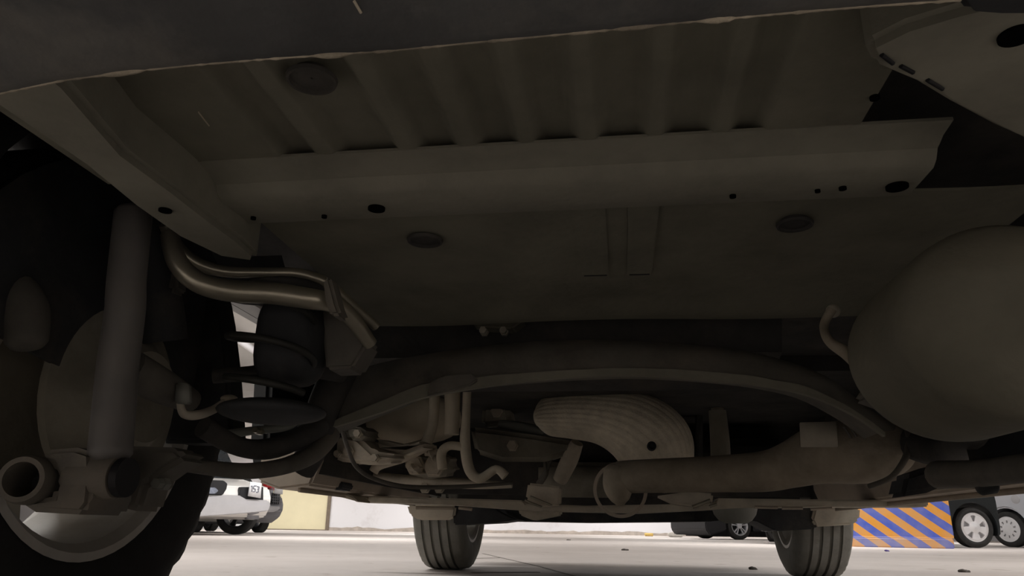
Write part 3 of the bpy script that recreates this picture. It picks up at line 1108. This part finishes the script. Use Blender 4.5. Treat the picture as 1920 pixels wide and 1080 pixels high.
pslab('arm_bracket', [(1700, 890), (1760, 870), (1785, 905), (1740, 924), (1690, 932)], .7, .08, BLACKP, car, .008)
pblob('bracket_nut', 1345, 765, 1.8, 12, 9, RUST, car)
ptube('brace_tube', [(1345, 770, 1.8, 16), (1350, 830, 1.8, 18), (1352, 880, 1.8, 18)], CASTD, car)
for px, w in ((1312, 12), (1270, 18)):
    pslab('tunnel_flange', [(px - w / 2, 720), (px + w / 2, 720), (px + w / 2, 870), (px - w / 2, 870)], 1.95, .05, DARK, car, .003)

# front subframe and floor-level plates
fs = pslab('front_subframe', [(648, 926), (700, 930), (980, 938), (985, 944), (1100, 948), (1340, 944), (1345, 934), (1500, 936), (1740, 938), (1742, 950), (1540, 950), (1400, 952), (1200, 962), (1000, 958), (840, 946), (668, 941), (655, 934)], 1.55, .12, SUBF, car, .004)
fs['label'] = 'dusty front subframe beam'
pslab('subframe_end', [(555, 893), (600, 905), (660, 930), (672, 941), (600, 922), (530, 905)], 1.35, .12, SUBF, car, .004)
pslab('sill_mount', [(535, 893), (560, 880), (600, 890), (645, 905), (640, 918), (585, 920), (540, 908)], 1.2, .08, BLACKP, car, .004)
pslab('front_undertray', [(905, 935), (1000, 935), (1250, 935), (1420, 935), (1440, 968), (1330, 978), (1100, 980), (940, 977)], 2.9, .25, BLACKP, car, .004)
pslab('front_bulkhead', [(640, 880), (1760, 880), (1730, 940), (1000, 950), (660, 935)], 2.35, .03, DARK, car, .0)
for poly in ([(990, 905), (1052, 912), (1050, 948), (1010, 952), (985, 935)], [(1230, 930), (1290, 922), (1338, 925), (1336, 945), (1300, 950), (1262, 945)]):
    pslab('subframe_bracket', poly, 1.48, .06, CAST, car, .006)
for a, b in (((984, 938, 1.465, 2.2), (1016, 951, 1.465, 2.2)), ((994, 931, 1.465, 2.2), (1035, 948, 1.465, 2.2)), ((1298, 951, 1.465, 3.5), (1332, 938, 1.465, 3.5)), ((1330, 950, 1.465, 3), (1344, 945, 1.465, 3))):
    ptube('bracket_edge', [a, b], STEEL, car, seg=8, sm=0)
pslab('bracket_foot', [(968, 944), (1052, 950), (1050, 966), (1000, 976), (975, 966)], 1.6, .08, SUBF, car, .004)
# deflectors ahead of the tyres
pslab('wheel_deflector', [(762, 946), (855, 948), (852, 970), (840, 975), (785, 975), (768, 966)], 2.28, .04, SUBF, car, .008)
pslab('wheel_liner', [(850, 946), (925, 950), (945, 962), (972, 974), (930, 980), (850, 984)], 2.3, .3, BLACKP, car, .006)
pslab('wheel_deflector', [(1528, 950), (1614, 952), (1612, 975), (1598, 984), (1530, 988), (1522, 975)], 2.28, .04, SUBF, car, .008)
pslab('wheel_liner', [(1405, 950), (1540, 950), (1530, 992), (1455, 996), (1420, 978), (1395, 974)], 2.3, .3, BLACKP, car, .006)
p, t = L(1377, 952, b=1.62)
k = t / F
jc = lathe('jacking_cup', [(.02, 40 * k), (.0, 42 * k), (-.02, 38 * k), (-.036, 30 * k), (-.044, 20 * k), (-.04, 14 * k), (-.03, 10 * k), (-.03, .001)], GREEND, car, p, 'z', 32)
for a, b in (((780, 952, 1.54, 3), (850, 953, 1.54, 3)), ((860, 952, 1.54, 3), (885, 955, 1.54, 3)), ((1415, 951, 1.54, 2.6), (1458, 952, 1.54, 2.6)), ((1466, 953, 1.54, 2.6), (1505, 953, 1.54, 2.6)), ((1520, 955, 1.54, 2.6), (1560, 953, 1.54, 2.6))):
    ptube('subframe_edge', [a, b], SILLM, car, seg=8, sm=0)

# front wheels
make_wheel(car, (-.735, 2.66, .325), .325, .215, .205, -1, 'five', ALLOY, RUBD, True, 'front left wheel, dusty tyre tread towards us', True)
make_wheel(car, (.785, 2.66, .325), .325, .215, .205, 1, 'five', ALLOY, RUBD, True, 'front right wheel, dusty tyre tread towards us', True)


# ================================================================== OTHER CARS
def parked_car(name, label, loc, rz, paint, Lg, W, H, wr, base, wstyle, wm, over=.8, group=None, estate=False, tyrem=RUB, clear=.2):
    """front of the car looks along +y of its own frame; origin below the middle"""
    root = empty(name, loc, rz)
    tag(root, label, 'car', group)
    h2, b2_ = Lg / 2, base / 2
    ar = wr * 1.18
    cn = min(.12, (h2 - b2_ - ar) * .4)
    pr = [(-h2, clear + .12), (-h2 + cn, clear)]
    for c in (-b2_, b2_):
        pr += [(c + ar * cos(radians(a)), wr + ar * sin(radians(a))) for a in range(200, -21, -12)]
    pr += [(h2 - cn, clear), (h2, clear + .15), (h2, .62), (h2 - .1, .78), (h2 - 1.05, .95), (-h2 + .25, 1.0), (-h2 + .02, .9), (-h2, .7)]
    bm = bmesh.new()
    add_prism(bm, [(-W / 2, b, z) for b, z in pr], (W, 0, 0))
    bevel(bm, .03 if h2 - b2_ - ar > .1 else .012, 3)
    finish('body', bm, paint, root, angle=30)
    # dark floor and inner arches
    box('underfloor', (-W / 2 + .22, -h2 + .3, clear - .02), (W / 2 - .22, h2 - .3, .5), BLACK, root, .02)
    bm = bmesh.new()
    rows = []
    for b, z, w in ((h2 - 1.1, .93, W / 2 - .06), (h2 - 1.75, H - .06, W / 2 - .2), (h2 - 2.3, H, W / 2 - .22), (-h2 + (.6 if estate else .9), H - .03, W / 2 - .22), (-h2 + .15, .98, W / 2 - .08)):
        rows.append([bm.verts.new(v) for v in ((-w, b, z), (w, b, z))])
    lowr = [bm.verts.new(v) for v in ((-W / 2 + .05, h2 - 1.1, .9), (W / 2 - .05, h2 - 1.1, .9), (W / 2 - .05, -h2 + .15, .95), (-W / 2 + .05, -h2 + .15, .95))]
    for r0, r1 in zip(rows, rows[1:]):
        bm.faces.new((r0[0], r0[1], r1[1], r1[0]))
    bm.faces.new([lowr[1]] + [r[1] for r in rows] + [lowr[2]])
    bm.faces.new([lowr[0]] + [r[0] for r in rows] + [lowr[3]])
    bm.faces.new((lowr[0], lowr[1], rows[0][1], rows[0][0]))
    bm.faces.new((lowr[3], lowr[2], rows[-1][1], rows[-1][0]))
    bm.faces.new(lowr)
    finish('window_glass', bm, GLASS, root, angle=20)
    box('roof', (-W / 2 + .24, -h2 + .95, H - .02), (W / 2 - .24, h2 - 2.2, H + .02), paint, root, .015)
    for s in (-1, 1):
        for c in (-b2_, b2_):
            make_wheel(root, (s * (W / 2 - .11), c, wr), wr, .2, wr * .68, s, wstyle, wm, tyrem, False)
    return root


def rounded(bm, poly3, off, bev=.01):
    b2 = bmesh.new()
    add_prism(b2, poly3, off)
    bevel(b2, bev)
    me = D.meshes.new('t')
    b2.to_mesh(me)
    b2.free()
    bm.from_mesh(me)
    D.meshes.remove(me)


def fix(px, bot, zc):
    """floor point for a far thing"""
    p = Wd(px, 540, zc)
    d = ray(px, bot)
    q = CAM + d * ((zc) / 1.0)
    return Vector((q.x, q.y, 0))


# white car, front towards us at the left
ZS = 12.0


def spt(px, py, zc):
    q = CAM + ray(px, py) * zc
    return q


sv = fix(402, 985, ZS)
syaw = pi + radians(45)                      # nose looks at us, turned to the right
heading = Vector((-sin(syaw), cos(syaw), 0))
sidev = Vector((cos(syaw), sin(syaw), 0))
suv_len = 4.6
suv = parked_car('car', 'white car with silver lower bumper, parked nose out left of yellow door', sv - heading * (suv_len / 2 - .02), syaw, WBODY, suv_len, 1.86, 1.7, .37, 2.7, 'thin5', BRIM, clear=.30)


for ch in suv.children:
    if ch.name.startswith('wheel') and ch.location.y > 0:
        ch.rotation_euler = (0, 0, radians(38))


def suvp(px, py, out=0.0):
    """point on the front face plane of the white car, in its own frame"""
    c = sv + heading * (.02 + out)
    d = ray(px, py)
    t = (c - CAM).dot(heading) / d.dot(heading)
    w = CAM + d * t
    r = w - suv.location
    return Vector((r.dot(sidev), r.dot(heading), w.z))


def sface(name, poly, out, depth, m, bev=.006):
    bm = bmesh.new()
    add_prism(bm, [suvp(x, y, out) for x, y in poly], (0, -depth, 0))
    bevel(bm, bev)
    return finish(name, bm, m, suv)


sface('lower_bumper', [(330, 925), (372, 928), (390, 932), (408, 930), (428, 928), (450, 929), (462, 936), (503, 938), (509, 945), (503, 956), (480, 961), (430, 964), (380, 968), (330, 972)], .09, .45, SKID, .02)
sface('bumper_lip', [(330, 943), (400, 941), (440, 944), (508, 946), (503, 958), (480, 961), (430, 965), (330, 972)], .12, .2, SKID, .012)
sface('fog_lamp_bezel', [(372, 899), (420, 901), (427, 907), (425, 917), (418, 928), (366, 928)], .03, .1, BLACK, .01)
sface('fog_lamp', [(376, 914), (404, 914), (410, 920), (404, 926), (372, 926)], .045, .05, LENS, .008)
sface('grille_recess', [(452, 913), (494, 913), (494, 940), (456, 937), (448, 930)], .03, .1, BLACK, .008)
pl = sface('number_plate', [(470, 903), (491, 906), (489, 934), (466, 930)], .13, .03, PLATE, .002)
# figures on the plate
bm = bmesh.new()
for segs in ([((471, 912), (473, 911)), ((473, 911), (472, 922))], [((481, 911), (476, 911)), ((476, 911), (475, 916)), ((475, 916), (479, 917)), ((479, 917), (478, 922)), ((478, 922), (474, 922))], [((482, 912), (486, 913)), ((486, 913), (485, 917)), ((483, 917), (485, 917)), ((485, 917), (484, 923)), ((484, 923), (480, 923))]):
    for (xa, ya), (xb, yb) in segs:
        pa, pb = suvp(xa, ya, .132), suvp(xb, yb, .132)
        add_tube(bm, [(*pa, .009), (*pb, .009)], seg=6, sm=0)
finish('plate_figures', bm, PTXT, pl)
sface('tow_hook_cover', [(466, 950), (487, 950), (486, 962), (472, 966)], .05, .15, GREYB, .005)
sface('underrun_panel', [(455, 955), (486, 953), (486, 974), (470, 974)], -.1, .2, GREYB, .005)

# a second car behind it: red lamp, grey bumper, honeycomb grille, white plate
ZG = 15.9
gv = fix(459, 985, ZG)
gyaw = pi + radians(45)
gh = Vector((-sin(gyaw), cos(gyaw), 0))
gs = Vector((cos(gyaw), sin(gyaw), 0))
gcar = parked_car('car', 'grey car behind the white one with red lamp and small white plate', gv - gh * 2.03, gyaw, GREYB, 4.1, 1.7, 1.5, .31, 2.5, 'thin5', BRIM, clear=.33)


def gp(px, py, out):
    c = gv + gh * (.02 + out)
    d = ray(px, py)
    t = (c - CAM).dot(gh) / d.dot(gh)
    w = CAM + d * t
    r = w - gcar.location
    return Vector((r.dot(gs), r.dot(gh), w.z))


def gface(name, poly, out, depth, m, bev=.006):
    bm = bmesh.new()
    add_prism(bm, [gp(x, y, out) for x, y in poly], (0, -depth, 0))
    bevel(bm, bev)
    return finish(name, bm, m, gcar)


gface('red_lamp', [(496, 905), (515, 909), (514, 920), (498, 918)], .02, .1, REDL)
gface('lower_bumper', [(490, 948), (527, 950), (524, 956), (514, 960), (492, 961)], .1, .3, SKID, .02)
gface('bumper_panel', [(498, 913), (514, 914), (510, 944), (494, 946)], .02, .1, GREYB)
gr = gface('grille', [(510, 924), (526, 926), (524, 946), (507, 945)], .03, .06, BLACK)
bm = bmesh.new()
gv_ = [[bm.verts.new(gp(509 + i * 3.4 + (j % 2) * 1.5, 925.5 + j * 4.9 + i * .25, .034)) for i in range(6)] for j in range(5)]
for r0, r1 in zip(gv_, gv_[1:]):
    for k in range(5):
        bm.faces.new((r0[k], r0[k + 1], r1[k + 1], r1[k]))
bmesh.ops.wireframe(bm, faces=bm.faces[:], thickness=.012, use_replace=True, use_boundary=True, use_even_offset=True)
finish('grille_mesh', bm, GREYB, gr)
gface('number_plate', [(516, 911), (531, 913), (530, 927), (514, 925)], .1, .03, PLATE, .002)

# dark car beyond the striped block, its wheel with silver hubcap
dw = fix(1821, 990, 11.55)
dyaw = radians(90 + 3)                     # parked across the view, rear to the right
dh = Vector((-sin(dyaw), cos(dyaw), 0))
ds = Vector((cos(dyaw), sin(dyaw), 0))
dcar = parked_car('car', 'dark car with silver five-hole hubcap right behind the striped block', dw + dh * 1.17 + ds * .74, dyaw, DCAR, 3.14, 1.7, 1.5, .305, 2.34, 'hubcap6', HUBC)
# silver hatchback
sw = fix(1896, 990, 13.1)
hyaw = radians(180 + 24)
hh = Vector((-sin(hyaw), cos(hyaw), 0))
hs_ = Vector((cos(hyaw), sin(hyaw), 0))
hcar = parked_car('car', 'silver hatchback with red tail lamp and round fuel cap at far right', sw + hh * 1.26 - hs_ * .74, hyaw, SILV, 4.0, 1.7, 1.5, .3, 2.52, 'hubcap10', HUBC)
# its tail lamp and fuel cap
bm = bmesh.new()
add_box(bm, (.66, -2.03, .72), (.87, -1.8, 1.0), .02)
finish('tail_lamp', bm, REDL, hcar)
lathe('fuel_cap', [(.84, .001), (.84, .075), (.856, .075), (.858, .066), (.858, .001)], SKID, hcar, (0, -1.02, .80), 'x', 28)

# dark car in the middle distance
mw = fix(1383, 985, 19.0)
myaw = radians(108)
mh = Vector((-sin(myaw), cos(myaw), 0))
ms = Vector((cos(myaw), sin(myaw), 0))
mcar = parked_car('car', 'black car with bright multi-spoke alloy wheel between the front tyres', mw - mh * 1.3 + ms * .76, myaw, BLACK, 4.6, 1.75, 1.5, .34, 2.6, 'twin', ALLOYC, clear=.09)
kw = fix(1448, 985, 15.5)
kyaw = radians(150)
kh = Vector((-sin(kyaw), cos(kyaw), 0))
ks = Vector((cos(kyaw), sin(kyaw), 0))
kcar = parked_car('car', 'grey car mostly hidden behind the front right tyre', kw - kh * 1.1 - ks * .74, kyaw, GREYB, 3.3, 1.7, 1.5, .3, 2.2, 'thin5', BRIM)

# ================================================================== STRIPED BLOCK
SM = stripe_mat()
pl0 = fix(1600, 1021, 11.0)
pr0 = fix(1790, 1028, 10.5)
dv = (pr0 - pl0)
dv.z = 0
ln = dv.length
ang = atan2(dv.y, dv.x)
blk = empty('barrier_block', pl0, ang)
tag(blk, 'low concrete block with diagonal blue and orange stripes', 'barrier')
bm = bmesh.new()
prf = [(-.02, -.0), (-.02, .13), (0, .14), (0, .74), (.18, .74), (.18, 0)]
add_prism(bm, [(0, y, z) for y, z in prf], (ln, 0, 0))
bevel(bm, .012)
finish('block', bm, SM, blk)
box('corner_post', (ln - .09, -.006, .14), (ln + .012, .186, .744), SM, blk)
# rounded left end
bm = bmesh.new()
add_lathe(bm, [(0, .09), (.74, .09)], 32, 'z', (0, .09, 0))
finish('rounded_end', bm, SM, blk)

# ================================================================== SMALL THINGS ON THE FLOOR
p = fix(1266, 985, 25.)
bm = bmesh.new()
add_ellipsoid(bm, (0, 0, .075), (.26, .15, .085), e=.7)
for v in bm.verts:
    v.co += v.co.normalized() * .02 * noise.noise(v.co * 6)
    v.co.z = max(0, v.co.z)
o = finish('plaster_lump', bm, PINKB)
o.location = p
tag(o, 'pale rounded lump on the floor beside the black car', 'lump')
p = fix(1216, 985, 27.)
o = box('brick', (-.15, -.06, 0), (.15, .06, .11), GOLD, None, .015)
o.location = p
tag(o, 'small yellow brick lying at the foot of the white wall', 'brick')
p = fpt(1663, 1034)
bm = bmesh.new()
add_ellipsoid(bm, (0, 0, .008), (.028, .02, .01))
for v in bm.verts:
    v.co.z = max(0, v.co.z + .008 * noise.noise(v.co * 60))
o = finish('paper_scrap', bm, VIOL)
o.location = p
tag(o, 'tiny violet scrap on the floor before striped block', 'scrap')
for px, py, r, lab in ((1412, 1068, .022, 'dark pebble on the floor left of front right tyre'), (1808, 1073, .03, 'flat dark crumb on the floor below striped block'), (1172, 1032, .035, 'flat dark fleck on the floor between front tyres'), (1066, 1013, .04, 'small dark fleck on the floor near white wall')):
    p = fpt(px, py)
    bm = bmesh.new()
    add_ellipsoid(bm, (0, 0, .004), (r, r * .7, .01))
    for v in bm.verts:
        v.co.z = max(0, v.co.z + .006 * noise.noise(v.co * 70))
    o = finish('pebble', bm, SOIL)
    o.location = p
    tag(o, lab, 'pebble')

# ================================================================== LIGHT
TUBE = D.materials.new('lamp_tube')
TUBE.use_nodes = True
b = TUBE.node_tree.nodes['Principled BSDF']
b.inputs['Emission Color'].default_value = (1, .97, .94, 1)
b.inputs['Emission Strength'].default_value = 1.0
LP = [(x, y) for x in (-9, -2.5, 4.5, 11) for y in (-8, -2, 4, 11.5, 21, 28.5)]
for x, y in LP:
    ld = D.lights.new('ceiling_lamp', 'AREA')
    ld.shape = 'RECTANGLE'
    ld.size, ld.size_y = 2.4, .25
    ld.energy = {-8: 104, -2: 104, 4: 82, 11.5: 150, 21: 160, 28.5: 180}[y]
    ld.color = (1, .99, .98)
    lo_ = D.objects.new('ceiling_lamp', ld)
    COL.objects.link(lo_)
    lo_.location = (x, y, 3.0)
w = D.worlds.new('world')
sc.world = w
w.use_nodes = True
w.node_tree.nodes['Background'].inputs['Color'].default_value = (.5, .5, .52, 1)
w.node_tree.nodes['Background'].inputs['Strength'].default_value = .0

sc.view_settings.view_transform = 'Standard'
sc.view_settings.look = 'None'
sc.view_settings.gamma = 1
sc.view_settings.exposure = 0
sc.view_settings.use_curve_mapping = False
sc.cycles.max_bounces = 8
sc.cycles.diffuse_bounces = 6
sc.cycles.use_denoising = True
sc.cycles.sample_clamp_indirect = 5
